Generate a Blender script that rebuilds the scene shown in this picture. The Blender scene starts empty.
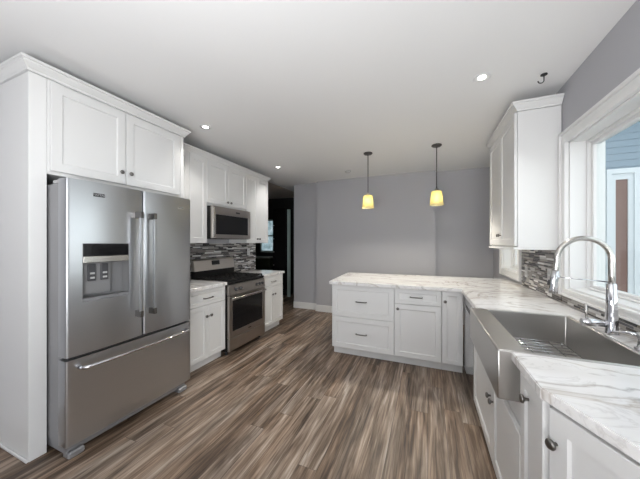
import bpy, bmesh, math, random
from math import pi, sin, cos, radians
from mathutils import Vector, Matrix

C = bpy.context.scene.collection
S = bpy.context.scene

# ------------------------------------------------------------------ camera, world, exposure
cam_d = bpy.data.cameras.new('camera')
cam_d.sensor_width = 36.0
cam_d.lens = 261.92 / 640 * 36.0
cam_d.shift_y = 3.45 / 640
cam_d.clip_start = 0.02
cam = bpy.data.objects.new('camera', cam_d)
C.objects.link(cam)
cam.location = (0, 0, 1.387)
cam.rotation_euler = (pi / 2, 0, 0.39)
S.camera = cam

W = bpy.data.worlds.new('overcast_sky')
S.world = W
W.use_nodes = True
wt = W.node_tree
bg = wt.nodes['Background']
_tc = wt.nodes.new('ShaderNodeTexCoord'); _sx = wt.nodes.new('ShaderNodeSeparateXYZ'); _rp = wt.nodes.new('ShaderNodeValToRGB')
_mr = wt.nodes.new('ShaderNodeMapRange')
_mr.inputs['From Min'].default_value = -1; _mr.inputs['From Max'].default_value = 1
wt.links.new(_tc.outputs['Generated'], _sx.inputs[0]); wt.links.new(_sx.outputs[2], _mr.inputs['Value']); wt.links.new(_mr.outputs[0], _rp.inputs[0])
SKY, GROUND_GLOW = (.20, .21, .22, 1), (.95, .95, .95, 1)      # overcast sky; lower half glows brighter, added to light the ceiling
_e = _rp.color_ramp.elements
_e[0].position = .47; _e[0].color = GROUND_GLOW; _e[1].position = .53; _e[1].color = SKY
wt.links.new(_rp.outputs[0], bg.inputs['Color'])
bg.inputs['Strength'].default_value = 6.0

def area_lamp(name, loc, aim, sx, sy, watts):      # rectangular area light standing outside the view
    d = bpy.data.lights.new(name, 'AREA'); d.shape = 'RECTANGLE'; d.size = sx; d.size_y = sy; d.energy = watts
    d.color = (.96, .98, 1.0)
    o = bpy.data.objects.new(name, d); C.objects.link(o); o.location = loc
    o.rotation_euler = Vector(aim).to_track_quat('-Z', 'Y').to_euler()
area_lamp('added_side_fill', (1.30, -1.7, 1.15), (-1, .15, .8), 2.2, 1.8, 36)  # unseen fill light added to brighten the ceiling and left-hand fronts
area_lamp('bounced_flash', (-.5, -.5, 1.3), (0, .6, 1), .7, .7, 34)      # the photographer's flash, turned up to the ceiling

LAMP_W = 30.0
PENDANT_W = 22.0
S.view_settings.view_transform = 'Standard'
S.view_settings.look = 'None'
S.view_settings.gamma = 1.0
S.view_settings.use_curve_mapping = False
S.view_settings.exposure = 0.56
try:
    S.cycles.max_bounces = 10
    S.cycles.diffuse_bounces = 6
    S.cycles.sample_clamp_indirect = 6
    S.cycles.use_denoising = True
except Exception:
    pass

# ------------------------------------------------------------------ materials
MATS = {}
def mat(name, color=(.8, .8, .8), rough=.5, metal=0.0, emit=None, estr=0, spec=None, coat=0):
    m = bpy.data.materials.new(name); m.use_nodes = True
    p = m.node_tree.nodes['Principled BSDF']
    p.inputs['Base Color'].default_value = (*color, 1)
    p.inputs['Roughness'].default_value = rough
    p.inputs['Metallic'].default_value = metal
    if spec is not None: p.inputs['Specular IOR Level'].default_value = spec
    if coat: p.inputs['Coat Weight'].default_value = coat
    if emit:
        p.inputs['Emission Color'].default_value = (*emit, 1)
        p.inputs['Emission Strength'].default_value = estr
    MATS[name] = m
    return m

class NT:
    """tiny node helper"""
    def __init__(s, m):
        s.t = m.node_tree; s.p = s.t.nodes['Principled BSDF']
    def n(s, ty, **kw):
        x = s.t.nodes.new(ty)
        for k, v in kw.items(): setattr(x, k, v)
        return x
    def l(s, a, b): s.t.links.new(a, b)
    def math(s, op, a, b=None, clamp=False):
        x = s.n('ShaderNodeMath', operation=op); x.use_clamp = clamp
        for i, v in enumerate((a, b)):
            if v is None: continue
            if hasattr(v, 'type'): s.l(v, x.inputs[i])
            else: x.inputs[i].default_value = v
        return x.outputs[0]
    def ramp(s, fac, stops, interp='LINEAR'):
        x = s.n('ShaderNodeValToRGB'); r = x.color_ramp; r.interpolation = interp
        while len(r.elements) > 1: r.elements.remove(r.elements[-1])
        r.elements[0].position = stops[0][0]; r.elements[0].color = (*stops[0][1], 1)
        for p, c in stops[1:]:
            e = r.elements.new(p); e.color = (*c, 1)
        s.l(fac, x.inputs[0]); return x.outputs[0]
    def mix(s, fac, a, b, mode='MIX'):
        x = s.n('ShaderNodeMix', data_type='RGBA', blend_type=mode)
        for i, v in ((0, fac), (6, a), (7, b)):
            if hasattr(v, 'type'): s.l(v, x.inputs[i])
            elif isinstance(v, tuple): x.inputs[i].default_value = (*v, 1)
            else: x.inputs[i].default_value = v
        return x.outputs[2]
    def comb(s, x, y, z):
        c = s.n('ShaderNodeCombineXYZ')
        for i, v in enumerate((x, y, z)):
            if hasattr(v, 'type'): s.l(v, c.inputs[i])
            else: c.inputs[i].default_value = v
        return c.outputs[0]
    def pos(s):
        g = s.n('ShaderNodeNewGeometry'); x = s.n('ShaderNodeSeparateXYZ')
        s.l(g.outputs['Position'], x.inputs[0]); return g.outputs['Position'], x.outputs
    def noise(s, vec, scale, detail=4, rough=.5, dist=0):
        x = s.n('ShaderNodeTexNoise'); s.l(vec, x.inputs['Vector'])
        x.inputs['Scale'].default_value = scale; x.inputs['Detail'].default_value = detail
        x.inputs['Roughness'].default_value = rough; x.inputs['Distortion'].default_value = dist
        return x.outputs['Fac']
    def bump(s, h, strength, dist=.002):
        b = s.n('ShaderNodeBump'); b.inputs['Strength'].default_value = strength
        b.inputs['Distance'].default_value = dist
        s.l(h, b.inputs['Height']); s.l(b.outputs[0], s.p.inputs['Normal'])

cab_white = mat('cabinet_white_paint', (.70, .70, .695), .38)
trim_white = mat('trim_white_paint', (.74, .74, .735), .35)
ceil_m = mat('ceiling_paint', (.82, .82, .82), .9)
wall_m = mat('wall_grey_paint', (.42, .42, .445), .75)
hall_m = mat('hall_unlit_dark', (.012, .012, .012), .6)  # darkness of the unlit room put into the wall colour
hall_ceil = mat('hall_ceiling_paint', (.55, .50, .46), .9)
black_gloss = mat('black_gloss', (.008, .008, .009), .08, spec=.3)
black_matte = mat('black_cast_iron', (.010, .0095, .0095), .6, spec=.25)
dark_gap = mat('dark_grey_plastic', (.035, .035, .037), .5)
nickel = mat('dark_nickel', (.20, .19, .18), .3, 1.0)
chrome = mat('chrome', (.66, .66, .68), .09, 1.0)
brushed_nickel = mat('brushed_nickel', (.55, .53, .50), .24, 1.0)
bronze = mat('pendant_bronze', (.10, .095, .09), .4, .6)
outlet_m = mat('outlet_plastic', (.55, .55, .54), .4)
siding_m = mat('blue_siding', (.20, .27, .33), .6)
brown_m = mat('brown_door', (.17, .095, .075), .6)
ext_white = mat('exterior_white_trim', (.60, .645, .67), .5)
ground_m = mat('outdoor_ground', (.35, .35, .34), .9)
green_m = mat('pale_green_paint', (.52, .66, .62), .6)
lens_m = mat('lamp_lens', (1, 1, 1), .5, emit=(1, .97, .92), estr=9)
bulb_m = mat('bulb_glow', (1, .9, .5), .5, emit=(1, .86, .42), estr=8)
dark_green = mat('dark_green_gloss', (.03, .035, .02), .25)
pad_m = mat('dispenser_pad', (.05, .05, .055), .4)
lite_grey = mat('light_grey_plastic', (.42, .42, .42), .4)
niche_m = mat('dispenser_grey', (.20, .20, .205), .4)

def steel(name, col, rough, axis, strength=0):
    m = mat(name, col, rough, 1.0); k = NT(m); _, x = k.pos()
    sc = [3, 3, 3]
    for a in range(3):
        if a != axis: sc[a] = 700
    v = k.comb(k.math('MULTIPLY', x[0], sc[0]), k.math('MULTIPLY', x[1], sc[1]), k.math('MULTIPLY', x[2], sc[2]))
    f = k.noise(v, 1.0, 2, .6)
    k.l(k.mix(f, tuple(c * .94 for c in col), tuple(c * 1.04 for c in col)), k.p.inputs['Base Color'])
    return m
steel_v = steel('stainless_steel_fridge', (.52, .53, .545), .30, 1)
steel_r = steel('stainless_steel_range', (.40, .37, .345), .3, 1)
steel_b = steel('stainless_steel_backguard', (.60, .56, .52), .34, 1)
steel_s = steel('stainless_steel_sink', (.50, .485, .465), .32, 1)
steel_side = mat('fridge_side_grey', (.30, .30, .31), .4, .35)
steel_d = steel('stainless_steel_dishwasher', (.34, .34, .35), .16, 1)

# floor: wood-look planks along y
def floor_material():
    m = mat('plank_floor', rough=.42); k = NT(m); P, x = k.pos()
    w, L = .125, 1.75
    px = k.math('DIVIDE', x[0], w); row = k.math('FLOOR', px); fx = k.math('FRACT', px)
    wn = k.n('ShaderNodeTexWhiteNoise', noise_dimensions='1D'); k.l(row, wn.inputs['W'])
    py = k.math('DIVIDE', k.math('ADD', x[1], k.math('MULTIPLY', wn.outputs[0], 7.3)), L)
    col = k.math('FLOOR', py); fy = k.math('FRACT', py)
    w2 = k.n('ShaderNodeTexWhiteNoise', noise_dimensions='2D'); k.l(k.comb(row, col, 0), w2.inputs['Vector'])
    pid = w2.outputs[0]
    off = k.math('MULTIPLY', pid, 40)
    v1 = k.comb(k.math('MULTIPLY', x[0], 38), k.math('MULTIPLY', x[1], 1.5), off)
    n1 = k.noise(v1, 1.0, 6, .62, .5)
    v2 = k.comb(k.math('MULTIPLY', x[0], 130), k.math('MULTIPLY', x[1], 5), off)
    n2 = k.noise(v2, 1.0, 4, .6, .3)
    v3 = k.comb(k.math('MULTIPLY', x[0], 13), k.math('MULTIPLY', x[1], 1.4), off)
    n3 = k.noise(v3, 1.0, 3, .5, 1.2)
    f = k.math('ADD', k.math('ADD', k.math('MULTIPLY', n1, .46), k.math('MULTIPLY', n2, .22)), k.math('MULTIPLY', n3, .38))
    f = k.math('ADD', f, k.math('MULTIPLY', k.math('SUBTRACT', pid, .5), .08))
    c = k.ramp(f, [(.38, (.034, .023, .016)), (.46, (.100, .068, .047)), (.53, (.195, .143, .105)), (.60, (.32, .250, .195)), (.69, (.52, .44, .37))])
    tint = k.ramp(k.noise(v3, .5, 2), [(.35, (1.05, .97, .90)), (.65, (.97, 1.0, 1.03))])
    c = k.mix(1.0, c, tint, 'MULTIPLY')
    ex = k.math('MULTIPLY', k.math('MINIMUM', fx, k.math('SUBTRACT', 1, fx)), w)
    ey = k.math('MULTIPLY', k.math('MINIMUM', fy, k.math('SUBTRACT', 1, fy)), L)
    e = k.math('MINIMUM', ex, ey)
    g = k.math('LESS_THAN', e, .0016)
    c = k.mix(k.math('MULTIPLY', g, .6), c, (.03, .022, .017))
    k.l(c, k.p.inputs['Base Color'])
    k.l(k.math('ADD', .34, k.math('MULTIPLY', n2, .2)), k.p.inputs['Roughness'])
    k.bump(n2, .12, .001)
    return m
floor_m = floor_material()

def marble(name, sx=1.0):
    m = mat(name, rough=.10); k = NT(m); P, x = k.pos()
    base = k.comb(k.math('MULTIPLY', x[0], 1.0), k.math('MULTIPLY', x[1], 1.7), k.math('MULTIPLY', x[2], 1.0))
    rot = k.n('ShaderNodeVectorRotate', rotation_type='Z_AXIS'); k.l(base, rot.inputs['Vector']); rot.inputs['Angle'].default_value = .5
    n1 = k.noise(rot.outputs[0], 1.5, 6, .5, 1.3)
    v1 = k.math('ABSOLUTE', k.math('SUBTRACT', n1, .5))
    n2 = k.noise(rot.outputs[0], 3.2, 5, .6, 1.0)
    v2 = k.math('ABSOLUTE', k.math('SUBTRACT', n2, .52))
    cloud = k.noise(rot.outputs[0], 1.4, 3, .5, .5)
    c = k.ramp(cloud, [(.3, (.70, .68, .66)), (.5, (.80, .79, .785)), (.7, (.84, .84, .84))])
    vein = k.ramp(v1, [(0, (.95, .95, .95)), (.008, (.5, .5, .5)), (.030, (0, 0, 0))])
    vc = k.ramp(n2, [(.4, (.20, .19, .19)), (.6, (.36, .29, .22))])
    c = k.mix(k.math('MULTIPLY', vein, .65), c, vc)
    vein2 = k.ramp(v2, [(0, (.3, .3, .3)), (.010, (.1, .1, .1)), (.025, (0, 0, 0))])
    c = k.mix(vein2, c, (.38, .36, .35))
    k.l(c, k.p.inputs['Base Color'])
    return m
marble_m = marble('marble_look_counter')

def mosaic():
    m = mat('linear_mosaic_tile', rough=.15); k = NT(m); P, x = k.pos()
    h = .0165
    pz = k.math('DIVIDE', x[2], h); row = k.math('FLOOR', pz); fz = k.math('FRACT', pz)
    wn = k.n('ShaderNodeTexWhiteNoise', noise_dimensions='1D'); k.l(row, wn.inputs['W'])
    ln = k.math('ADD', .085, k.math('MULTIPLY', wn.outputs[0], .09))
    wo = k.n('ShaderNodeTexWhiteNoise', noise_dimensions='1D'); k.l(k.math('ADD', row, 37.7), wo.inputs['W'])
    py = k.math('DIVIDE', k.math('ADD', x[1], k.math('MULTIPLY', wo.outputs[0], 3.0)), ln)
    col = k.math('FLOOR', py); fy = k.math('FRACT', py)
    w2 = k.n('ShaderNodeTexWhiteNoise', noise_dimensions='2D'); k.l(k.comb(row, col, 0), w2.inputs['Vector'])
    c = k.ramp(w2.outputs[0], [(0, (.016, .015, .016)), (.18, (.075, .068, .064)), (.34, (.16, .145, .135)),
                               (.52, (.30, .285, .27)), (.70, (.50, .49, .48)), (.85, (.10, .10, .11)), (.93, (.72, .72, .71))], 'CONSTANT')
    ez = k.math('MULTIPLY', k.math('MINIMUM', fz, k.math('SUBTRACT', 1, fz)), h)
    ey = k.math('MULTIPLY', k.math('MINIMUM', fy, k.math('SUBTRACT', 1, fy)), ln)
    g = k.math('LESS_THAN', k.math('MINIMUM', ez, ey), .0009)
    c = k.mix(g, c, (.30, .29, .28))
    k.l(c, k.p.inputs['Base Color'])
    k.l(k.math('ADD', .12, k.math('MULTIPLY', g, .6)), k.p.inputs['Roughness'])
    return m
mosaic_m = mosaic()

def glass_pane(name, tint=(1, 1, 1)):
    m = bpy.data.materials.new(name); m.use_nodes = True
    t = m.node_tree; t.nodes.clear()
    out = t.nodes.new('ShaderNodeOutputMaterial'); mx = t.nodes.new('ShaderNodeMixShader')
    tr = t.nodes.new('ShaderNodeBsdfTransparent'); tr.inputs[0].default_value = (*tint, 1)
    gl = t.nodes.new('ShaderNodeBsdfGlossy'); gl.inputs['Roughness'].default_value = .02
    fr = t.nodes.new('ShaderNodeFresnel'); fr.inputs['IOR'].default_value = 1.45
    ge = t.nodes.new('ShaderNodeNewGeometry'); mu = t.nodes.new('ShaderNodeMath'); mu.operation = 'MULTIPLY_ADD'
    mu.inputs[1].default_value = -1; mu.inputs[2].default_value = 1; t.links.new(ge.outputs['Backfacing'], mu.inputs[0])
    m3 = t.nodes.new('ShaderNodeMath'); m3.operation = 'MULTIPLY'; t.links.new(mu.outputs[0], m3.inputs[0]); t.links.new(fr.outputs[0], m3.inputs[1])
    t.links.new(m3.outputs[0], mx.inputs[0]); t.links.new(tr.outputs[0], mx.inputs[1]); t.links.new(gl.outputs[0], mx.inputs[2])
    t.links.new(mx.outputs[0], out.inputs[0])
    return m
pane_m = glass_pane('window_glass', (.94, .97, .97))

def shade_glass():
    m = bpy.data.materials.new('amber_seeded_glass'); m.use_nodes = True
    t = m.node_tree; t.nodes.clear()
    N = t.nodes.new; L = t.links.new
    out = N('ShaderNodeOutputMaterial'); m1 = N('ShaderNodeMixShader'); m2 = N('ShaderNodeMixShader')
    tl = N('ShaderNodeBsdfTranslucent'); tl.inputs[0].default_value = (.98, .92, .62, 1)
    tr = N('ShaderNodeBsdfTransparent'); tr.inputs[0].default_value = (.98, .94, .70, 1)
    df = N('ShaderNodeBsdfPrincipled'); df.inputs['Base Color'].default_value = (.92, .88, .68, 1); df.inputs['Roughness'].default_value = .25
    m1.inputs[0].default_value = .35; L(tl.outputs[0], m1.inputs[1]); L(tr.outputs[0], m1.inputs[2])
    m2.inputs[0].default_value = .30; L(m1.outputs[0], m2.inputs[1]); L(df.outputs[0], m2.inputs[2])
    L(m2.outputs[0], out.inputs[0])
    return m
shade_m = shade_glass()

# ------------------------------------------------------------------ mesh helpers
def bx(bm, x0, x1, y0, y1, z0, z1, bev=0.0, seg=1):
    a = bmesh.new()
    vs = [a.verts.new((x, y, z)) for x in (x0, x1) for y in (y0, y1) for z in (z0, z1)]
    for f in ((0, 1, 3, 2), (4, 6, 7, 5), (0, 4, 5, 1), (2, 3, 7, 6), (0, 2, 6, 4), (1, 5, 7, 3)):
        a.faces.new([vs[i] for i in f])
    if bev: bmesh.ops.bevel(a, geom=a.edges[:], offset=bev, segments=seg, affect='EDGES', profile=.5)
    merge(bm, a)

def merge(bm, a):
    me = bpy.data.meshes.new('tmp'); a.to_mesh(me); a.free(); bm.from_mesh(me); bpy.data.meshes.remove(me)

def basis(d):
    d = d.normalized(); up = Vector((0, 0, 1)) if abs(d.z) < .95 else Vector((1, 0, 0))
    u = d.cross(up).normalized(); return u, d.cross(u).normalized()

def tube(bm, pts, r, n=12, caps=True):
    """round tube through points; r a number or a list"""
    pts = [Vector(p) for p in pts]; rs = r if isinstance(r, (list, tuple)) else [r] * len(pts)
    rings = []; u = None
    for i, p in enumerate(pts):
        d = (pts[min(i + 1, len(pts) - 1)] - pts[max(i - 1, 0)]).normalized()
        if u is None: u, v = basis(d)
        else:
            u = (u - d * u.dot(d)).normalized(); v = d.cross(u).normalized()
        rings.append([bm.verts.new(p + (u * cos(2 * pi * k / n) + v * sin(2 * pi * k / n)) * rs[i]) for k in range(n)])
    for a, b in zip(rings, rings[1:]):
        for k in range(n):
            f = bm.faces.new((a[k], a[(k + 1) % n], b[(k + 1) % n], b[k])); f.smooth = True
    if caps:
        bm.faces.new(rings[0][::-1]); bm.faces.new(rings[-1])

def lathe(bm, prof, o=(0, 0, 0), axis='z', n=20):
    """prof: (radius, height) list, revolved about an axis through o"""
    o = Vector(o); rings = []
    A = {'z': (Vector((1, 0, 0)), Vector((0, 1, 0)), Vector((0, 0, 1))),
         '-y': (Vector((1, 0, 0)), Vector((0, 0, 1)), Vector((0, -1, 0))),
         '-z': (Vector((1, 0, 0)), Vector((0, -1, 0)), Vector((0, 0, -1)))}[axis]
    for r, h in prof:
        if r < 1e-6: rings.append([bm.verts.new(o + A[2] * h)])
        else: rings.append([bm.verts.new(o + A[2] * h + (A[0] * cos(2 * pi * k / n) + A[1] * sin(2 * pi * k / n)) * r) for k in range(n)])
    for a, b in zip(rings, rings[1:]):
        for k in range(n):
            q = []
            for v in (a[k % len(a)], a[(k + 1) % len(a)], b[(k + 1) % len(b)], b[k % len(b)]):
                if v not in q: q.append(v)
            if len(q) > 2:
                f = bm.faces.new(q); f.smooth = True

def prism(bm, poly, z0, z1, bev=0.0):
    a = bmesh.new()
    lo = [a.verts.new((x, y, z0)) for x, y in poly]; hi = [a.verts.new((x, y, z1)) for x, y in poly]
    n = len(poly)
    a.faces.new(lo[::-1]); top = a.faces.new(hi)
    for i in range(n): a.faces.new((lo[i], lo[(i + 1) % n], hi[(i + 1) % n], hi[i]))
    bmesh.ops.recalc_face_normals(a, faces=a.faces[:])
    if bev:
        bmesh.ops.bevel(a, geom=[e for e in a.edges if abs(e.verts[0].co.z - e.verts[1].co.z) < 1e-6],
                        offset=bev, segments=2, affect='EDGES')
    merge(bm, a)

def sweep(bm, path, prof, out=1):
    """sweep a closed (offset, z) profile along a plan polyline with mitred corners; offset to the right of travel * out"""
    P = [Vector(p) for p in path]; rings = []
    for i, p in enumerate(P):
        ns = []
        if i > 0: d = (P[i] - P[i - 1]).normalized(); ns.append(Vector((d.y, -d.x)))
        if i < len(P) - 1: d = (P[i + 1] - P[i]).normalized(); ns.append(Vector((d.y, -d.x)))
        if len(ns) == 2:
            m = (ns[0] + ns[1]).normalized(); m = m / m.dot(ns[0])
        else: m = ns[0]
        rings.append([bm.verts.new((p.x + m.x * o * out, p.y + m.y * o * out, z)) for o, z in prof])
    n = len(prof)
    for a, b in zip(rings, rings[1:]):
        for k in range(n): bm.faces.new((a[k], a[(k + 1) % n], b[(k + 1) % n], b[k]))
    bm.faces.new(rings[0]); bm.faces.new(rings[-1][::-1])
    bmesh.ops.recalc_face_normals(bm, faces=bm.faces[:])

def obj(name, bm, m, parent=None, fix=True, loc=None):
    if fix: bmesh.ops.recalc_face_normals(bm, faces=bm.faces[:])
    me = bpy.data.meshes.new(name); bm.to_mesh(me); bm.free()
    me.materials.append(m)
    o = bpy.data.objects.new(name, me); C.objects.link(o)
    if loc: o.location = loc
    if parent: o.parent = parent
    return o

def part(name, m, parent, *boxes, bev=0.0, label=None):
    bm = bmesh.new()
    for b in boxes: bx(bm, *b, bev=bev)
    o = obj(name, bm, m, parent)
    if label: o['label'] = label
    return o

def thing(name, label, cat, loc=(0, 0, 0), rz=0, group=None):
    o = bpy.data.objects.new(name, None); C.objects.link(o)
    o.location = loc; o.rotation_euler = (0, 0, rz); o.empty_display_size = .1
    return tag(o, label, cat, group)

def tag(o, label, cat, group=None):
    o['label'] = label; o['category'] = cat
    if group: o['group'] = group
    return o

def struct(name, m, *boxes, parent=None, bm=None):
    b = bm or bmesh.new()
    for q in boxes: bx(b, *q)
    o = obj(name, b, m, parent)
    if not parent: o['kind'] = 'structure'
    return o

# ------------------------------------------------------------------ room shell
ZC = 2.632
XL, XR = -2.89, 0.991
struct('floor', floor_m, (-6.0, 1.19, -3.6, 8.0, -.06, 0))
struct('ceiling', ceil_m, (XL - .12, 1.19, -3.6, 8.0, ZC, ZC + .08))
struct('wall_left', wall_m, (XL - .12, XL, -3.6, 3.945, 0, ZC))
# right wall with two window openings, plus an unseen one added to admit light
WY0, WY1, WZ0, WZ1 = .95, 2.553, 1.038, 2.154       # sink window rough opening
VY0, VY1, VZ0, VZ1 = 3.70, 4.40, 1.03, 1.98          # small window opening
struct('wall_right', wall_m,
       (XR, XR + .20, -3.6, -2.9, 0, ZC), (XR, XR + .20, -.5, WY0, 0, ZC), (XR, XR + .20, -2.9, -.5, 2.2, ZC), (XR, XR + .20, WY0, WY1, 0, WZ0), (XR, XR + .20, WY0, WY1, WZ1, ZC),
       (XR, XR + .20, WY1, VY0, 0, ZC), (XR, XR + .20, VY0, VY1, 0, VZ0), (XR, XR + .20, VY0, VY1, VZ1, ZC),
       (XR, XR + .20, VY1, 5.2, 0, ZC))
struct('wall_back', wall_m, (-2.665, -2.10, 5.005, 5.2, 0, ZC), (-2.10, .125, 4.915, 5.2, 0, ZC), (.125, XR, 5.03, 5.2, 0, ZC))
struct('baseboard_back', trim_white, (-2.665, -2.10, 4.99, 5.005, 0, .13), (-2.115, .125, 4.90, 4.915, 0, .13), (-2.115, -2.10, 4.915, 5.005, 0, .13))
# rear wall behind the viewpoint, its unseen opening shaped to steer the light
struct('wall_rear', wall_m, (XL, -.5, -3.6, -3.5, 0, ZC), (.93, XR, -3.6, -3.5, 0, ZC), (-.5, .93, -3.6, -3.5, 2.57, ZC))

# dark room beyond the opening on the left
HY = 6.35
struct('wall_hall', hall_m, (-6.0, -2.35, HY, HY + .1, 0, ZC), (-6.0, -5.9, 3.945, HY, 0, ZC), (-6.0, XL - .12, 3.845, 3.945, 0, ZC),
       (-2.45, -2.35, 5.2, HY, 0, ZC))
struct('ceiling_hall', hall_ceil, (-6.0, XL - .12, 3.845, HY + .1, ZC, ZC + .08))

# ------------------------------------------------------------------ windows
def window_unit(n, y0, y1, z0, z1, cw, cz, stool, cas_out=.022, sash=.085, mullion=False):
    """casing outside the opening on the room side, jamb lining, sash and pane"""
    fr = struct('window_%d' % n, trim_white,
                (XR, XR + .20, y0, y0 + .012, z0, z1), (XR, XR + .20, y1 - .012, y1, z0, z1),
                (XR, XR + .20, y0, y1, z1 - .012, z1), (XR - .002, XR + .20, y0, y1, z0, z0 + .012))
    bm = bmesh.new()
    def ring(o, i, xa, xb):      # rectangular ring of four boxes between offsets o and i from the opening
        bx(bm, xa, xb, y0 - o, y0 - i, z0 - cz * o / cw, z1 + o, .002); bx(bm, xa, xb, y1 + i, y1 + o, z0 - cz * o / cw, z1 + o, .002)
        bx(bm, xa, xb, y0 - i, y1 + i, z1 + i, z1 + o, .002); bx(bm, xa, xb, y0 - i, y1 + i, z0 - cz * o / cw, z0 - cz * i / cw, .002)
    ring(cw, cw * .78, XR - .034, XR); ring(cw * .78, cw * .30, XR - .020, XR); ring(cw * .30, 0, XR - .027, XR)
    obj('casing', bm, trim_white, fr)
    s0 = XR + .112
    a0, a1, b0, b1 = y0 + .012, y1 - .012, z0 + .012, z1 - .012
    bm = bmesh.new()
    def fring(a0, a1, b0, b1, w, wb, xa, xb):
        bx(bm, xa, xb, a0, a0 + w, b0, b1, .003); bx(bm, xa, xb, a1 - w, a1, b0, b1, .003)
        bx(bm, xa, xb, a0 + w, a1 - w, b1 - w, b1, .003); bx(bm, xa, xb, a0 + w, a1 - w, b0, b0 + wb, .003)
    fring(a0, a1, b0, b1, sash * .45, sash * .3, s0 - .02, s0 + .05)
    fring(a0 + sash * .45, a1 - sash * .45, b0 + sash * .3, b1 - sash * .45, sash * .55, sash * .4, s0, s0 + .04)
    if mullion:
        zm = (b0 + b1) / 2; bx(bm, s0 + .002, s0 + .042, a0 + sash * .5, a1 - sash * .5, zm - .02, zm + .02, .003)
    obj('sash', bm, trim_white, fr)
    part('pane', pane_m, fr, (s0 + .018, s0 + .022, a0 + sash * .9, a1 - sash * .9, b0 + sash * .6, b1 - sash * .9))
    return fr
window_unit(1, WY0, WY1, WZ0, WZ1, .09, .055, True, sash=.045)
w2 = window_unit(2, VY0, VY1, VZ0, VZ1, .085, .085, False, sash=.06, mullion=True)

# window in the dark room
def hall_window():
    x0, x1, z0, z1 = -4.46, -3.86, 1.12, 2.06
    fr = struct('window_3', mat('hall_window_frame', (.34, .42, .40), .5), (x0, x0 + .05, HY - .04, HY - .001, z0, z1), (x1 - .05, x1, HY - .04, HY - .001, z0, z1),
                (x0, x1, HY - .04, HY - .001, z1 - .05, z1), (x0, x1, HY - .04, HY - .001, z0, z0 + .05), (x0, x1, HY - .045, HY - .001, (z0 + z1) / 2 - .02, (z0 + z1) / 2 + .02))
    m = mat('daylit_glass', (.3, .4, .45), .1); k = NT(m); P, x = k.pos()
    n = k.noise(P, 9, 3, .6)
    c = k.ramp(n, [(.35, (.10, .17, .18)), (.5, (.25, .36, .40)), (.65, (.55, .62, .66))])
    k.l(c, k.p.inputs['Emission Color']); k.p.inputs['Emission Strength'].default_value = .7
    part('pane', m, fr, (x0 + .05, x1 - .05, HY - .02, HY - .01, z0 + .05, z1 - .05))
hall_window()

# ------------------------------------------------------------------ hardware
def knob(parent, x, z, y=-.02, m=None):
    bm = bmesh.new()
    lathe(bm, [(.0055, 0), (.0055, .010), (.008, .014), (.0155, .018), (.0165, .023), (.013, .028), (0, .030)], (x, y, z), '-y', 16)
    return obj('knob', bm, m or nickel, parent)

def pull(parent, x, z, w=.125, y=-.02):
    bm = bmesh.new(); h = w / 2
    pts = [(x - h, y, z), (x - h, y - .018, z)]
    pts = [(x - h, y, z), (x - h, y - .012, z), (x - h + .004, y - .022, z), (x - h + .014, y - .026, z)]
    pts += [(x, y - .030, z)] + [(2 * x - a, b, c) for a, b, c in pts[::-1]]
    tube(bm, pts, [.007, .006, .006, .0055, .0065, .0055, .006, .006, .007], 10)
    return obj('pull', bm, nickel, parent)

def shaker(name, parent, x0, x1, z0, z1, rail=.058, y=-.022, t=.019, m=None, rec=.009, step=.006):
    """framed front with a recessed flat panel, front face at y, back at y+t"""
    bm = bmesh.new()
    r = min(rail, (x1 - x0) * .3, (z1 - z0) * .3)
    yb = y + t
    def loop(d, yy): return [bm.verts.new(p) for p in ((x0 + d, yy, z0 + d), (x1 - d, yy, z0 + d), (x1 - d, yy, z1 - d), (x0 + d, yy, z1 - d))]
    L = [loop(0, yb), loop(0, y + .0025), loop(.0025, y), loop(r, y), loop(r + step, y + rec)]
    for a, b in zip(L, L[1:]):
        for k in range(4): bm.faces.new((a[k], a[(k + 1) % 4], b[(k + 1) % 4], b[k]))
    bm.faces.new(L[-1]); bm.faces.new(L[0][::-1])
    return obj(name, bm, m or cab_white, parent)

def cabinet(name, label, cat, loc, rz, Wd, D, z0, z1, fronts, group=None, toe=0.0, toe_in=.06):
    """cabinet facing local -y, face frame at y=0, origin at the middle of the face on the floor line"""
    t = thing(name, label, cat, loc, rz, group)
    part('body', cab_white, t, (-Wd / 2, Wd / 2, 0, D, z0, z1), bev=.0015)
    if toe:
        part('toe_kick', cab_white, t, (-Wd / 2, Wd / 2, toe_in, D, .001, toe))
    for f in fronts:
        kind, x0, x1, a, b = f[:5]
        d = shaker(kind, t, x0, x1, a, b, rail=f[6] if len(f) > 6 else .058)
        if f[5]:
            ty, kx, kz = f[5]
            (knob if ty == 'k' else pull)(d, kx, kz)
    return t

CROWN = [(0, -.008), (.009, -.008), (.009, .006), (.016, .012), (.036, .036), (.036, .043), (.047, .047), (.047, .062), (0, .062)]
R90 = pi / 2

# ------------------------------------------------------------------ left run: refrigerator surround
PX = -2.328     # front of the surround
endp = thing('refrigerator_end_panel', 'tall plain white side panel at the near side of the refrigerator', 'panel', (PX, .872, 0), R90)
part('panel', trim_white, endp, (-.043, .043, .0, .55, .001, 2.474), bev=.002)
part('shoe_moulding', trim_white, endp, (-.056, -.043, .0, .55, .001, .022), bev=.004)
sidep = thing('refrigerator_side_panel', 'narrow white panel edge between refrigerator and the white wall cabinets', 'panel', (PX, 1.944, 0), R90)
part('panel', trim_white, sidep, (-.018, .018, .0, .55, .001, 2.474), bev=.002)
CW = 1.008
fc = cabinet('refrigerator_cabinet', 'wide white two-door cabinet with crown above the refrigerator', 'cabinet', (PX, 1.4205, 0), R90, CW, .55, 1.845, 2.474,
             [('door', -.492, -.029, 1.868, 2.455, ('k', -.066, 1.962)), ('door', -.023, .478, 1.868, 2.455, ('k', .004, 1.962))])
bm = bmesh.new()
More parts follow.
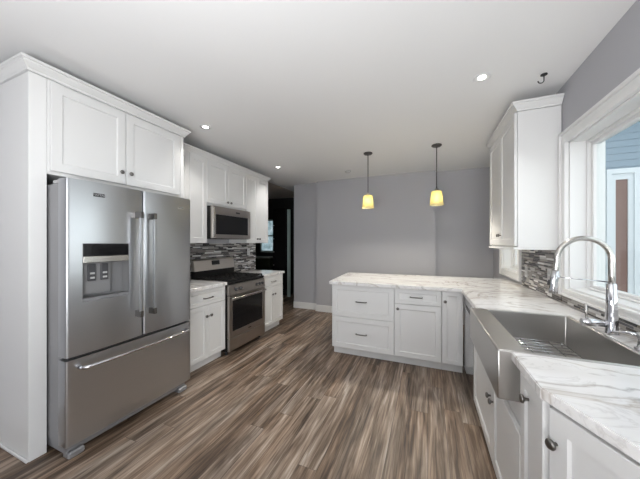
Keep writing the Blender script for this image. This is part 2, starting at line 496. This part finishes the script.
sweep(bm, [(-.594, .55), (-.594, -.002), (.545, -.002), (.545, .20)], [(o, 2.484 + z) for o, z in CROWN], out=1)
bx(bm, -.594, .545, 0, .55, 2.4765, 2.50)
obj('crown_moulding', bm, cab_white, fc)

# ------------------------------------------------------------------ refrigerator
fr = thing('refrigerator', 'stainless steel french-door refrigerator with bottom freezer drawer', 'refrigerator', (-2.083, 1.376, 0), R90)
part('case', steel_side, fr, (-.452, .452, .098, .79, .095, 1.775), bev=.004)
part('hinge_cover', lite_grey, fr, (-.45, -.385, .06, .20, 1.776, 1.80), bev=.004)
part('hinge_cover', lite_grey, fr, (.385, .45, .06, .20, 1.776, 1.80), bev=.004)
part('base_grille', steel_side, fr, (-.445, .445, .06, .75, .03, .094), bev=.004)
for s in (-1, 1):
    part('foot', steel_side, fr, (s * .40 - .045, s * .40 + .045, .025, .10, .001, .045), bev=.010)

def bowed(bm, x0, x1, z0, z1, y0, depth, bow, hole=None, n=22):
    """front skin bulging towards -y, with straight sides and back; hole = (hx0,hx1,hz0,hz1)"""
    xs = [x0 + (x1 - x0) * i / n for i in range(n + 1)]; zs = [z0, z1]
    if hole:
        xs = sorted([x for x in xs if abs(x - hole[0]) > .006 and abs(x - hole[1]) > .006] + [hole[0], hole[1]]); zs = sorted(zs + [hole[2], hole[3]])
    e = .010
    def f(x):
        u = (2 * x - x0 - x1) / (x1 - x0)
        d = min(x - x0, x1 - x)
        r = e - math.sqrt(max(0, e * e - (e - d) ** 2)) if d < e else 0
        return y0 - bow * (1 - u * u) + r
    xs = sorted(set(xs + [x0 + e * .1, x0 + e * .35, x0 + e, x1 - e, x1 - e * .35, x1 - e * .1]))
    G = [[bm.verts.new((x, f(x), z)) for z in zs] for x in xs]
    for i in range(len(xs) - 1):
        for j in range(len(zs) - 1):
            if hole and hole[0] - 1e-6 <= xs[i] and xs[i + 1] <= hole[1] + 1e-6 and abs(zs[j] - hole[2]) < 1e-6: continue
            q = bm.faces.new((G[i][j], G[i + 1][j], G[i + 1][j + 1], G[i][j + 1])); q.smooth = True
    yb = y0 + depth
    def wall(loop):
        a = [bm.verts.new(v.co) for v in loop]; b = [bm.verts.new((v.co.x, yb, v.co.z)) for v in loop]
        for k in range(len(a) - 1): bm.faces.new((a[k], a[k + 1], b[k + 1], b[k]))
    wall([g[0] for g in G]); wall([g[-1] for g in G]); wall(G[0]); wall(G[-1])
    c = [bm.verts.new(p) for p in ((x0, yb, z0), (x1, yb, z0), (x1, yb, z1), (x0, yb, z1))]
    bm.faces.new(c)

HO = (-.387, -.098, 1.000, 1.385)
def fridge_door(x0, x1, hole=None):
    bm = bmesh.new(); bowed(bm, x0, x1, .662, 1.797, .004, .088, .016, hole)
    return obj('door', bm, steel_v, fr, fix=False)
dl = fridge_door(-.468, .008, HO); dr = fridge_door(.016, .462)
for d, sx in ((dl, -1), (dr, 1)):
    bm = bmesh.new(); x = .010 + sx * .053; z0, z1 = .822, 1.622
    bx(bm, x - .012, x + .012, -.070, -.050, z0 + .02, z1 - .02, .006, 2)
    h = obj('handle', bm, steel_v, d)
    for zz in (z0 + .022, z1 - .022):
        bm = bmesh.new(); bx(bm, x - .012, x + .012, -.073, -.0, zz - .024, zz + .024, .004, 2)
        obj('handle_mount', bm, nickel, h)

def lettering(txt, size, loc, rot, m, parent, name='badge_lettering'):
    cu = bpy.data.curves.new(name, 'FONT'); cu.body = txt; cu.size = size; cu.align_x = 'CENTER'; cu.align_y = 'CENTER'; cu.extrude = .0006
    cu.offset = .0006
    tmp = bpy.data.objects.new(name, cu); C.objects.link(tmp)
    dg = bpy.context.evaluated_depsgraph_get()
    me = bpy.data.meshes.new_from_object(tmp.evaluated_get(dg))
    C.objects.unlink(tmp); bpy.data.objects.remove(tmp)
    me.materials.clear(); me.materials.append(m)
    o = bpy.data.objects.new(name, me); C.objects.link(o); o.location = loc; o.rotation_euler = rot; o.parent = parent
    return o
b1 = part('badge', dark_gap, dl, (-.330, -.262, -.0135, -.002, 1.700, 1.724), bev=.002)
lettering('MAYTAG', .018, (-.296, -.0140, 1.712), (pi / 2, 0, 0), chrome, b1)
b2 = part('badge', lite_grey, dr, (.315, .372, -.0125, -.000, 1.694, 1.712), bev=.002)
lettering('MAYTAG', .013, (.3435, -.0130, 1.703), (pi / 2, 0, 0), dark_gap, b2)

# ice and water dispenser
hx0, hx1, hz0, hz1 = HO
ds = part('dispenser', niche_m, dl, (hx0, hx1, .072, .078, hz0, hz1), (hx0, hx0 + .004, -.002, .072, hz0, hz1), (hx1 - .004, hx1, -.002, .072, hz0, hz1),
          (hx0, hx1, -.006, .072, hz0, hz0 + .022), (hx0, hx1, -.002, .072, hz1 - .004, hz1), label='recessed ice and water dispenser')
part('display', black_gloss, ds, (hx0 + .004, hx1 - .004, -.004, .03, 1.300, hz1 - .004), bev=.002)
part('trim_bar', brushed_nickel, ds, (hx0 + .004, hx1 - .004, -.010, .03, 1.255, 1.298), bev=.003)
part('pad_housing', niche_m, ds, (hx0 + .012, hx0 + .185, .035, .07, 1.04, 1.252), bev=.003)
for px in (hx0 + .045, hx0 + .12):
    pd = part('dispenser_pad', pad_m, ds, (px, px + .045, .022, .036, 1.13, 1.245), bev=.003)
    part('pad_button', lite_grey, pd, (px + .010, px + .035, .018, .024, 1.175, 1.187), (px + .010, px + .035, .018, .024, 1.145, 1.157))

# freezer drawer
bm = bmesh.new(); bowed(bm, -.468, .462, .100, .642, .004, .088, .012)
fd = obj('freezer_drawer', bm, steel_v, fr, fix=False)
bm = bmesh.new()
pts = [(-.40, .0, .582), (-.397, -.035, .584), (-.385, -.052, .586)] + [(x, -.058 - .012 * (1 - (x / .38) ** 2), .587) for x in [-.36 + .72 * i / 12 for i in range(13)]] + [(.385, -.052, .586), (.397, -.035, .584), (.40, .0, .582)]
tube(bm, pts, .0125, 12)
obj('handle', bm, chrome, fd)
part('drawer_gap', dark_gap, fr, (-.44, .44, .03, .09, .643, .661))
part('door_gasket', dark_gap, fr, (.0085, .0155, .03, .09, .665, 1.79))

# ------------------------------------------------------------------ left run: wall cabinets
UX = -2.57      # face frame plane (doors stand 2 cm proud)
def upper(label, y0, y1, z0, fronts, name='wall_cabinet'):
    return cabinet(name, label, 'cabinet', (UX, (y0 + y1) / 2, 0), R90, y1 - y0 - .002, .315, z0, 2.44, fronts)
g = upper('white two-door wall cabinet between refrigerator and microwave', 1.966, 2.492, 1.386,
          [('door', -.261, -.0015, 1.388, 2.437, None), ('door', .0015, .261, 1.388, 2.437, None)])
upper('white two-door wall cabinet directly above the microwave', 2.492, 3.258, 1.865,
      [('door', -.381, -.0015, 1.895, 2.437, ('k', -.035, 1.94)), ('door', .0015, .381, 1.895, 2.437, ('k', .035, 1.94))])
upper('white narrow two-door wall cabinet at the far end beside the dark doorway', 3.258, 3.845, 1.386,
      [('door', -.291, -.0015, 1.388, 2.437, ('k', -.032, 1.45)), ('door', .0015, .291, 1.388, 2.437, ('k', .032, 1.45))])
bm = bmesh.new()
sweep(bm, [(UX - .002, 2.012), (UX - .002, 3.846), (UX - .30, 3.846)], [(o, 2.451 + z * 1.0) for o, z in CROWN], out=1)
bx(bm, -2.885, UX - .002, 2.012, 3.846, 2.4425, 2.46)
tag(obj('crown_moulding', bm, cab_white), 'long white crown moulding along the tops of the three wall cabinets', 'moulding')

# backsplash, left
tag(part('tile_backsplash', mosaic_m, None, (XL + .001, XL + .010, 1.972, 3.94, .915, 1.384)), 'grey linear mosaic backsplash behind the gas range', 'backsplash')
def outlet(x, y, z, face, label, group=None):
    rz = R90 if face > 0 else -R90
    t = thing('outlet_plate', label, 'outlet', (x, y, z), rz, group)
    part('cover', outlet_m, t, (-.036, .036, -.006, 0, 0, .115), bev=.002)
    part('socket', lite_grey, t, (-.017, .017, -.009, -.006, .022, .050), (-.017, .017, -.009, -.006, .065, .093), bev=.001)
    return t
outlet(XL + .0105, 3.735, 1.175, 1, 'light outlet plate on the backsplash right of the range')

# ------------------------------------------------------------------ microwave
mw = thing('microwave', 'stainless over-the-range microwave with dark window', 'microwave', (-2.47, 2.875, 1.442), R90)
part('case', black_matte, mw, (-.378, .378, .03, .41, 0, .412), bev=.003)
bm = bmesh.new()
bx(bm, -.378, -.315, 0, .029, .004, .412, .003); bx(bm, .325, .378, 0, .029, .004, .412, .003)
bx(bm, -.315, .325, 0, .029, .310, .412, .0); bx(bm, -.315, .325, 0, .029, .004, .056, .0)
mdoor = obj('door', bm, steel_r, mw)
part('window', black_gloss, mdoor, (-.315, .325, .006, .028, .056, .310))
bm = bmesh.new(); bx(bm, -.372, -.330, -.014, .0, .02, .40, .006, 2)
obj('handle', bm, brushed_nickel, mdoor)
part('badge', dark_gap, mdoor, (.055, .135, -.001, .001, .352, .372))

# ------------------------------------------------------------------ base cabinets, left
BX = -2.295
def base(label, y0, y1, fronts):
    return cabinet('base_cabinet', label, 'cabinet', (BX, (y0 + y1) / 2, 0), R90, y1 - y0, .57, .098, .874, fronts, toe=.097, toe_in=.05)
base('white base cabinet with one drawer between refrigerator and range', 1.966, 2.508,
     [('drawer', -.268, .268, .700, .870, ('p', .0, .775), .04), ('door', -.268, -.0015, .104, .696, ('k', -.035, .575), .05), ('door', .0015, .268, .104, .696, ('k', .035, .575), .05)])
base('white base cabinet with one drawer at the right of the range', 3.285, 3.872,
     [('drawer', -.291, .291, .700, .870, ('p', .0, .775), .04), ('door', -.291, -.0015, .104, .696, ('k', -.035, .575), .05), ('door', .0015, .291, .104, .696, ('k', .035, .575), .05)])
def counter_piece(label, y0, y1):
    bm = bmesh.new(); bx(bm, -2.879, -2.247, y0, y1, .876, .914, .004, 2)
    return tag(obj('countertop', bm, marble_m), label, 'countertop')
counter_piece('short white marble-look countertop between refrigerator and range', 1.966, 2.513)
counter_piece('short white marble-look countertop at the right of the range', 3.283, 3.89)

# ------------------------------------------------------------------ gas range
rg = thing('gas_range', 'stainless steel gas range with black oven window', 'range', (-2.227, 2.899, 0), R90)
part('body', black_matte, rg, (-.378, .378, .03, .63, .05, .895), bev=.003)
for sx in (-.34, .34):
    for sy in (.08, .58):
        bm = bmesh.new(); lathe(bm, [(.018, .001), (.018, .012), (.010, .014), (.010, .05)], (sx, sy, 0), 'z', 12); obj('foot', bm, dark_gap, rg)
part('storage_drawer', steel_r, rg, (-.378, .378, .0, .03, .055, .205), bev=.004)
bm = bmesh.new()
bx(bm, -.378, -.315, 0, .03, .213, .735, .003); bx(bm, .315, .378, 0, .03, .213, .735, .003)
bx(bm, -.316, .316, 0, .03, .672, .735, .003); bx(bm, -.316, .316, 0, .03, .213, .292, .003)
od = obj('oven_door', bm, steel_r, rg)
part('window', black_gloss, od, (-.316, .316, .003, .028, .291, .673))
part('badge', dark_gap, od, (-.01, .05, -.001, .002, .245, .258))
bm = bmesh.new(); tube(bm, [(-.345, 0, .708), (-.345, -.035, .708), (-.335, -.045, .708), (.335, -.045, .708), (.345, -.035, .708), (.345, 0, .708)], .011, 12)
obj('handle', bm, brushed_nickel, od)
bm = bmesh.new()   # sloping control panel
a = bmesh.new()
pr = [(-.004, .742), (.03, .742), (.09, .885), (.012, .868)]
lo = [a.verts.new((-.378, y, z)) for y, z in pr]; hi = [a.verts.new((.378, y, z)) for y, z in pr]
a.faces.new(lo); a.faces.new(hi[::-1])
for i in range(4): a.faces.new((lo[i], lo[(i + 1) % 4], hi[(i + 1) % 4], hi[i]))
merge(bm, a)
cp = obj('control_panel', bm, steel_r, rg)
for kx in (-.26, -.17, .17, .235, .30):
    bm = bmesh.new(); lathe(bm, [(.021, 0), (.021, .010), (.017, .012), (.016, .028), (0, .030)], (kx, .002, .806), '-y', 16)
    k_ = obj('burner_knob', bm, dark_gap, cp)
    part('knob_cap', brushed_nickel, k_, (kx - .012, kx + .012, -.031, -.027, .800, .812))
part('cooktop', black_matte, rg, (-.378, .378, .015, .56, .886, .905), bev=.006)
for gx in (-.252, 0, .252):
    bm = bmesh.new()
    for yy in (.05, .14, .22, .295, .37, .45, .53): bx(bm, gx - .118, gx + .118, yy - .006, yy + .006, .922, .936, .002)
    for xx in (-.113, -.04, .04, .113): bx(bm, gx + xx - .006, gx + xx + .006, .045, .535, .920, .933, .002)
    for xx in (-.113, .113):
        for yy in (.05, .53): bx(bm, gx + xx - .007, gx + xx + .007, yy - .007, yy + .007, .905, .925)
    obj('grate', bm, black_matte, rg)
for gx, gy in ((-.25, .17), (-.25, .42), (0, .295), (.25, .17), (.25, .42)):
    bm = bmesh.new(); lathe(bm, [(.048, .905), (.048, .914), (.036, .916), (.034, .920), (0, .921)], (gx, gy, 0), 'z', 18); obj('burner', bm, dark_gap, rg)
bm = bmesh.new(); a = bmesh.new()
pr = [(.565, 1.012), (.63, 1.012), (.63, 1.170), (.60, 1.170), (.585, 1.150)]
lo = [a.verts.new((-.378, y, z)) for y, z in pr]; hi = [a.verts.new((.378, y, z)) for y, z in pr]
a.faces.new(lo); a.faces.new(hi[::-1])
for i in range(5): a.faces.new((lo[i], lo[(i + 1) % 5], hi[(i + 1) % 5], hi[i]))
merge(bm, a)
bgd = obj('backguard', bm, steel_b, rg)
part('backguard_base', black_matte, rg, (-.375, .375, .57, .63, .896, 1.011))
bm = bmesh.new(); bx(bm, -.075, .075, -.003, .004, 0, .062, .001)
o = obj('display', bm, black_gloss, bgd, loc=(.0, .5755, 1.078)); o.rotation_euler = (-.144, 0, 0)

# ------------------------------------------------------------------ peninsula
PY = 3.10
cabinet('drawer_cabinet', 'white peninsula cabinet with two deep drawers stacked one above the other', 'cabinet', (-.7285, PY, 0), 0, .751, .60, .098, .874,
        [('drawer', -.374, .374, .487, .871, ('p', -.005, .682)), ('drawer', -.374, .374, .104, .483, ('p', -.005, .294))], toe=.097)
cabinet('base_cabinet', 'white peninsula cabinet with one drawer over one door', 'cabinet', (-.1065, PY, 0), 0, .489, .60, .098, .874,
        [('drawer', -.243, .243, .704, .871, ('p', -.01, .785), .045), ('door', -.243, .243, .104, .700, ('k', -.205, .645))], toe=.097)
cabinet('base_cabinet', 'narrow white cabinet with a single tall door at the inner counter corner', 'cabinet', (.2415, PY, 0), 0, .203, .60, .098, .874,
        [('door', -.1, .098, .104, .871, ('k', -.070, .765), .045)], toe=.097)
tag(part('peninsula_back_panel', cab_white, None, (-1.104, .345, 3.702, 3.72, .001, .874)), 'flat white panel closing the dining side of the peninsula', 'panel')

# ------------------------------------------------------------------ long countertop with sink notch
SY0, SY1, SX0, SX1 = 1.372, 2.188, .286, .846
bm = bmesh.new()
prism(bm, [(-1.13, 3.05), (.325, 3.05), (.33, SY1 + .002), (SX1 + .003, SY1 + .002), (SX1 + .003, SY0 - .002), (.337, SY0 - .002), (.341, 1.07), (.453, .839), (.60, .536),
           (.978, .40), (.978, 4.12), (-1.19, 4.08)], .876, .914, .004)
tag(obj('countertop', bm, marble_m), 'long glossy marble-look countertop over peninsula and around the farmhouse sink', 'countertop')
# low tile strip and backsplash on the right wall
tag(part('tile_backsplash', mosaic_m, None, (XR - .010, XR - .001, .40, 2.64, .915, .983), (XR - .010, XR - .001, 2.659, 3.605, .915, 1.343)),
    'grey linear mosaic backsplash along the sink wall under the window', 'backsplash')
outlet(XR - .0105, 3.44, 1.02, -1, 'outlet plate on sink-wall backsplash, the far one beside the small window')
outlet(XR - .0105, 2.86, 1.05, -1, 'outlet plate on sink-wall backsplash, the near one behind the faucet head')

# ------------------------------------------------------------------ right run base units
FX = .37
# dishwasher
dw = thing('dishwasher', 'stainless dishwasher between the inner counter corner and the sink', 'dishwasher', (.348, 2.765, 0), -R90)
part('tub', dark_gap, dw, (-.297, .297, .03, .58, .10, .870))
part('door', steel_d, dw, (-.297, .297, .0, .029, .112, .775), bev=.003)
part('control_strip', steel_d, dw, (-.297, .297, .0, .029, .780, .868), bev=.003)
part('pocket_handle', dark_gap, dw, (-.20, .20, -.002, .004, .745, .774), bev=.002)
part('toe_kick', black_matte, dw, (-.297, .297, .05, .58, .001, .098))
# sink base cabinet
sy0, sy1 = 1.300, 2.464
sb = thing('sink_base_cabinet', 'white two-door cabinet beneath the farmhouse sink', 'cabinet', (FX, (sy0 + sy1) / 2, 0), -R90)
hw = (sy1 - sy0) / 2; cy = (sy0 + sy1) / 2
xa = cy - (SY1 + .004); xb = cy - (SY0 - .004)     # local x of the sink sides (+x runs towards the camera)
part('body', cab_white, sb, (-hw, hw, 0, .56, .098, .692), (-hw, xa, 0, .56, .692, .874), (xb, hw, 0, .56, .692, .874))
part('toe_kick', cab_white, sb, (-hw, hw, .05, .56, .001, .097))
sp = cy - 1.80
d = shaker('door', sb, -hw + .002, sp - .0015, .104, .600); knob(d, sp - .034, .475)
d = shaker('door', sb, sp + .0015, hw - .002, .104, .600); knob(d, sp + .034, .475)
# narrow cabinet beside the sink
nc = cabinet('base_cabinet', 'slim white cabinet with one knob at the near side of the sink', 'cabinet', (FX, 1.189, 0), -R90, .218, .56, .098, .874,
             [('door', -.106, .118, .104, .871, ('k', -.015, .80), .05)], toe=.097, toe_in=.05)
# angled cabinet nearest the camera
dv = Vector((.112, -.231)).normalized(); rz = math.atan2(dv.y, dv.x)
p0 = Vector((.341, 1.07)) + Vector((-dv.y, dv.x)) * .031; mid = p0 + dv * .295
ac = thing('base_cabinet', 'angled white cabinet in the near corner with one large dark knob', 'cabinet', (mid.x, mid.y, 0), rz)
tag(ac, 'angled white cabinet in the near corner with one large dark knob', 'cabinet')
bm = bmesh.new(); _n = Vector((-dv.y, dv.x))
def to_local(x, y):
    q = Vector((x, y)) - mid; return (q.dot(dv), q.dot(_n))
prism(bm, [(-.275, 0), (.270, 0), to_local(.965, .44), to_local(.965, 1.066)], .098, .874); obj('body', bm, cab_white, ac)
bm = bmesh.new(); prism(bm, [(-.22, .05), (.262, .05), to_local(.96, .48), to_local(.96, 1.05)], .001, .097); obj('toe_kick', bm, cab_white, ac)
d = shaker('door', ac, -.273, .265, .104, .862); knob(d, -.248, .762)

# ------------------------------------------------------------------ farmhouse sink
sk = thing('farmhouse_sink', 'stainless steel apron-front farmhouse sink', 'sink', ((SX0 + SX1) / 2, (SY0 + SY1) / 2, 0.697))
ox, oy, oz = sk.location
def sinkbox():
    bm = bmesh.new()
    zt = .917
    inx0, inx1, iny0, iny1, zb = SX0 + .112, SX1 - .016, SY0 + .020, SY1 - .020, .715
    def q(x0, x1, y0, y1, z): return [bm.verts.new((x - ox, y - oy, z - oz)) for x, y in ((x0, y0), (x1, y0), (x1, y1), (x0, y1))]
    o_b = q(SX0, SX1, SY0, SY1, .697); o_t = q(SX0, SX1, SY0, SY1, zt)
    i_t = q(inx0, inx1, iny0, iny1, zt); i_b = q(inx0 + .006, inx1 - .006, iny0 + .006, iny1 - .006, zb)
    bm.faces.new(o_b[::-1])
    for A, B in ((o_b, o_t), (o_t, i_t), (i_t, i_b)):
        for k in range(4): bm.faces.new((A[k], A[(k + 1) % 4], B[(k + 1) % 4], B[k]))
    bm.faces.new(i_b)
    bmesh.ops.recalc_face_normals(bm, faces=bm.faces[:])
    bmesh.ops.bevel(bm, geom=[e for e in bm.edges], offset=.007, segments=3, affect='EDGES', profile=.5)
    for f in bm.faces: f.smooth = f.calc_area() < .004
    return bm
obj('basin', sinkbox(), steel_s, sk, fix=False)
bm = bmesh.new(); lathe(bm, [(.0, .0005), (.030, .0005), (.040, .003), (.046, .003), (.047, 0)], (.10, 0, .715 - oz + .001), 'z', 24)
obj('drain', bm, chrome, sk)
# wire grid lying in the basin
bm = bmesh.new(); gz = .747
gx0, gx1, gy0, gy1 = SX0 + .135, SX1 - .045, SY0 + .05, SY1 - .05
n = 15
for i in range(n):
    y = gy0 + (gy1 - gy0) * i / (n - 1); tube(bm, [(gx0, y, gz), (gx1, y, gz)], .0028, 6)
for i in range(6):
    x = gx0 + (gx1 - gx0) * i / 5; tube(bm, [(x, gy0, gz - .004), (x, gy1, gz - .004)], .003, 6)
for x in (gx0 + .01, gx1 - .01):
    for y in (gy0 + .01, gy1 - .01): tube(bm, [(x, y, .7225), (x, y, gz)], .005, 8)
tag(obj('sink_grid', bm, chrome), 'shiny wire rack lying on the bottom of the sink', 'rack')

# ------------------------------------------------------------------ faucet
fx, fy = .884, 1.835
ft = thing('faucet', 'tall chrome gooseneck pull-down kitchen faucet behind the sink', 'faucet', (fx, fy, .915))
bm = bmesh.new(); lathe(bm, [(0, 0), (.028, 0), (.028, .006), (.025, .012), (.024, .10), (.022, .14), (.0195, .258), (.015, .262), (0, .263)], (0, 0, 0), 'z', 24)
obj('base', bm, chrome, ft)
bm = bmesh.new(); R = .112
pts = [(0, 0, .24), (0, 0, .30), (0, 0, .36)] + [(-R + R * cos(a), 0, .385 + R * sin(a)) for a in [pi * i / 18 * 1.02 for i in range(19)]]
ex, ez = pts[-1][0], pts[-1][2]
pts += [(ex - .004, 0, ez - .05), (ex - .008, 0, ez - .075)]
tube(bm, pts, .0135, 16)
obj('spout', bm, brushed_nickel, ft)
bm = bmesh.new()
tube(bm, [(ex - .006, 0, ez - .06), (ex - .012, 0, ez - .10), (ex - .020, 0, ez - .17), (ex - .022, 0, ez - .186)], [.0155, .0185, .0205, .017], 16)
sh = obj('spray_head', bm, chrome, ft)
bm = bmesh.new(); tube(bm, [(ex - .034, 0, ez - .11), (ex - .040, 0, ez - .14)], .005, 8); obj('spray_button', bm, dark_gap, sh)
bm = bmesh.new(); tube(bm, [(-.01, 0, .268), (ex + .0, 0, .285)], .0035, 8); tube(bm, [(ex - .004, 0, .278), (ex - .004, 0, .292)], .0175, 12)
obj('support_arm', bm, chrome, ft)
bm = bmesh.new(); tube(bm, [(-.015, 0, .050), (-.06, .0, .050), (-.065, 0, .050), (-.118, .0, .050), (-.122, 0, .050)], [.018, .018, .0205, .0205, .016], 18)
hd = obj('handle', bm, chrome, ft)
bm = bmesh.new(); tube(bm, [(-.098, 0, .066), (-.100, 0, .10), (-.104, 0, .148)], [.0065, .0055, .0065], 10)
obj('lever', bm, brushed_nickel, hd)
# soap dispenser at the right edge
sd = thing('soap_dispenser', 'small chrome soap pump on the counter right of the faucet', 'soap dispenser', (.872, 1.605, .915))
bm = bmesh.new(); lathe(bm, [(0, 0), (.024, 0), (.024, .006), (.015, .012), (.013, .05), (.016, .052), (.016, .075), (0, .078)], (0, 0, 0), 'z', 20); obj('base', bm, chrome, sd)
bm = bmesh.new(); tube(bm, [(0, 0, .062), (-.03, .03, .064), (-.06, .055, .055), (-.075, .068, .038)], [.008, .007, .0065, .006], 10); obj('spout', bm, chrome, sd)

# ------------------------------------------------------------------ right wall cabinet
ry0, ry1 = 2.657, 3.612
rw = cabinet('wall_cabinet', 'white two-door wall cabinet with crown between the two right-side windows', 'cabinet', (.697, (ry0 + ry1) / 2, 0), -R90, ry1 - ry0, .288, 1.352, 2.485,
             [('door', -.476, -.0015, 1.364, 2.478, ('k', -.034, 1.462)), ('door', .0015, .474, 1.364, 2.478, ('k', .034, 1.462))])
hwc = (ry1 - ry0) / 2
bm = bmesh.new()
sweep(bm, [(hwc + .001, .288), (hwc + .001, -.002), (-hwc - .001, -.002), (-hwc - .001, .288)], [(o, 2.494 + z) for o, z in CROWN], out=-1)
obj('crown_moulding', bm, cab_white, rw)
bm = bmesh.new(); bx(bm, -hwc - .005, hwc + .002, -.03, .288, 1.330, 1.351, .003)
obj('light_rail', bm, cab_white, rw)

# ------------------------------------------------------------------ ceiling fixtures
def downlight(label, x, y, n):
    t = thing('recessed_light', label, 'ceiling light', (x, y, ZC), 0, None)
    bm = bmesh.new(); lathe(bm, [(.026, -.002), (.057, -.001), (.059, -.006), (.046, -.010), (.032, -.006), (.027, -.003)], (0, 0, -.001), 'z', 28)
    obj('trim_ring', bm, trim_white, t)
    bm = bmesh.new(); lathe(bm, [(0, -.0045), (.026, -.0045), (.029, -.003)], (0, 0, -.001), 'z', 24); obj('lens', bm, lens_m, t)
    d = bpy.data.lights.new('downlight_lamp', 'SPOT'); d.shadow_soft_size = .045; d.spot_size = radians(105); d.spot_blend = 1.0; d.energy = LAMP_W; d.color = (1, .97, .93)
    l = bpy.data.objects.new('downlight_lamp', d); C.objects.link(l); l.parent = t; l.location = (0, 0, -.014)
    return t
downlight('round recessed ceiling light nearest the right wall cabinet', .377, 2.28, 1)
downlight('round recessed ceiling light close to the refrigerator cabinet crown', -2.20, 2.13, 2)
downlight('small recessed ceiling light near the far end of the left wall cabinets', -2.27, 3.709, 3)

hk = thing('ceiling_hook', 'small dark hook screwed into the ceiling above the right wall cabinet', 'hook', (.793, 2.413, ZC))
bm = bmesh.new(); lathe(bm, [(0, 0), (.020, 0), (.022, -.006), (.010, -.012), (0, -.012)], (0, 0, -.001), 'z', 18); obj('base', bm, dark_gap, hk)
bm = bmesh.new(); tube(bm, [(0, 0, -.010), (0, 0, -.04)] + [(-.018 + .018 * cos(a), 0, -.045 - .018 * sin(a)) for a in [pi * i / 8 for i in range(9)]], .004, 8); obj('hook', bm, dark_gap, hk)
sdm = thing('smoke_detector', 'small pale ceiling sensor left of the pendants', 'detector', (-1.275, 4.376, ZC))
bm = bmesh.new(); lathe(bm, [(0, -.030), (.030, -.030), (.048, -.020), (.056, -.001), (0, -.001)], (0, 0, 0), 'z', 24); obj('cover', bm, outlet_m, sdm)

def pendant(label, x, y):
    t = thing('pendant_light', label, 'pendant light', (x, y, ZC))
    bm = bmesh.new(); lathe(bm, [(0, -.001), (.060, -.001), (.062, -.010), (.050, -.022), (.012, -.027), (0, -.027)], (0, 0, 0), 'z', 28); obj('canopy', bm, bronze, t)
    bm = bmesh.new(); tube(bm, [(0, 0, -.02), (0, 0, -.56)], .0055, 8); obj('stem', bm, bronze, t)
    bm = bmesh.new(); lathe(bm, [(0, -.545), (.012, -.55), (.020, -.565), (.030, -.580), (.030, -.586), (.014, -.590), (.014, -.63), (0, -.63)], (0, 0, 0), 'z', 20); obj('socket', bm, brushed_nickel, t)
    bm = bmesh.new(); lathe(bm, [(.030, -.582), (.054, -.588), (.062, -.60), (.080, -.765), (.0765, -.765), (.0585, -.603), (.052, -.592), (.030, -.586)], (0, 0, 0), 'z', 32); obj('shade', bm, shade_m, t)
    bm = bmesh.new(); lathe(bm, [(.010, -.630), (.014, -.640), (.026, -.668), (.030, -.690), (.026, -.712), (.012, -.728), (0, -.731)], (0, 0, 0), 'z', 18); obj('bulb', bm, bulb_m, t)
    d = bpy.data.lights.new('pendant_lamp', 'SPOT'); d.spot_size = radians(160); d.spot_blend = .6; d.shadow_soft_size = .03; d.energy = PENDANT_W; d.color = (1, .93, .80)
    l = bpy.data.objects.new('pendant_lamp', d); C.objects.link(l); l.parent = t; l.location = (0, 0, -.755)
    return t
pendant('pendant light with yellow glass shade farther left over the peninsula', -.764, 3.606)
pendant('pendant light with yellow glass shade nearer the right wall cabinet', .105, 3.64)

# ------------------------------------------------------------------ dark room contents
tc = thing('tall_cupboard', 'tall black cupboard standing in the dark room beyond the kitchen', 'cupboard', (-3.50, HY - .35, 0))
part('body', black_matte, tc, (-.33, .07, 0, .33, .001, 2.3))
for z in (.8, 1.15, 1.5, 1.85):
    bm = bmesh.new(); lathe(bm, [(.006, 0), (.006, .012), (.016, .018), (.014, .028), (0, .030)], (-.29, 0, z), '-y', 12); obj('knob', bm, outlet_m, tc)
sbd = thing('sideboard', 'low dark sideboard under the small window in the dark room', 'sideboard', (-4.27, HY - .45, 0))
part('body', dark_green, sbd, (-.55, .40, 0, .42, .001, .98), bev=.004)
part('top', mat('sideboard_top', (.25, .24, .22), .3), sbd, (-.58, .41, -.03, .42, .982, 1.01), bev=.003)
dg_ = struct('door_1', green_m, (-3.355, -3.28, HY - .42, HY - .36, .0, 2.25))

# ------------------------------------------------------------------ outside the windows
ho = thing('neighbouring_house', 'blue-grey lap-sided house seen through the window over the sink', 'house', (3.3, 6.2, -.4))
bm = bmesh.new(); hgt = .115
for i in range(38):
    z = -.0 + i * hgt
    a = bmesh.new()
    pr = [(0.0, z), (.018, z), (.03, z + hgt), (0.012, z + hgt)]
    lo = [a.verts.new((-1.6, -0.03 + y, zz)) for y, zz in pr]; hi = [a.verts.new((5.5, -0.03 + y, zz)) for y, zz in pr]
    a.faces.new(lo); a.faces.new(hi[::-1])
    for j in range(4): a.faces.new((lo[j], lo[(j + 1) % 4], hi[(j + 1) % 4], hi[j]))
    merge(bm, a)
obj('siding', bm, siding_m, ho)
part('wall', siding_m, ho, (-1.6, 5.5, .0, .2, 0, 4.4))
part('corner_board', ext_white, ho, (-.60, -.50, -.06, -.001, 0, 4.0))
hd_ = part('door', brown_m, ho, (-.295, -.135, -.05, -.001, 0.2, 2.88))
part('door_casing', ext_white, hd_, (-.42, -.36, -.10, -.001, .2, 3.06), (-.36, -.295, -.07, -.001, .2, 2.98), (-.07, .02, -.10, -.001, .2, 3.06), (-.135, -.07, -.07, -.001, .2, 2.98), (-.36, -.07, -.10, -.001, 2.98, 3.06), (-.295, -.135, -.07, -.001, 2.88, 2.98))
part('soffit', ext_white, ho, (-1.6, 5.5, -.6, -.001, 4.05, 4.2))
go = struct('ground_outside', ground_m, (1.2, 40, -40, 30, -.5, -.42))
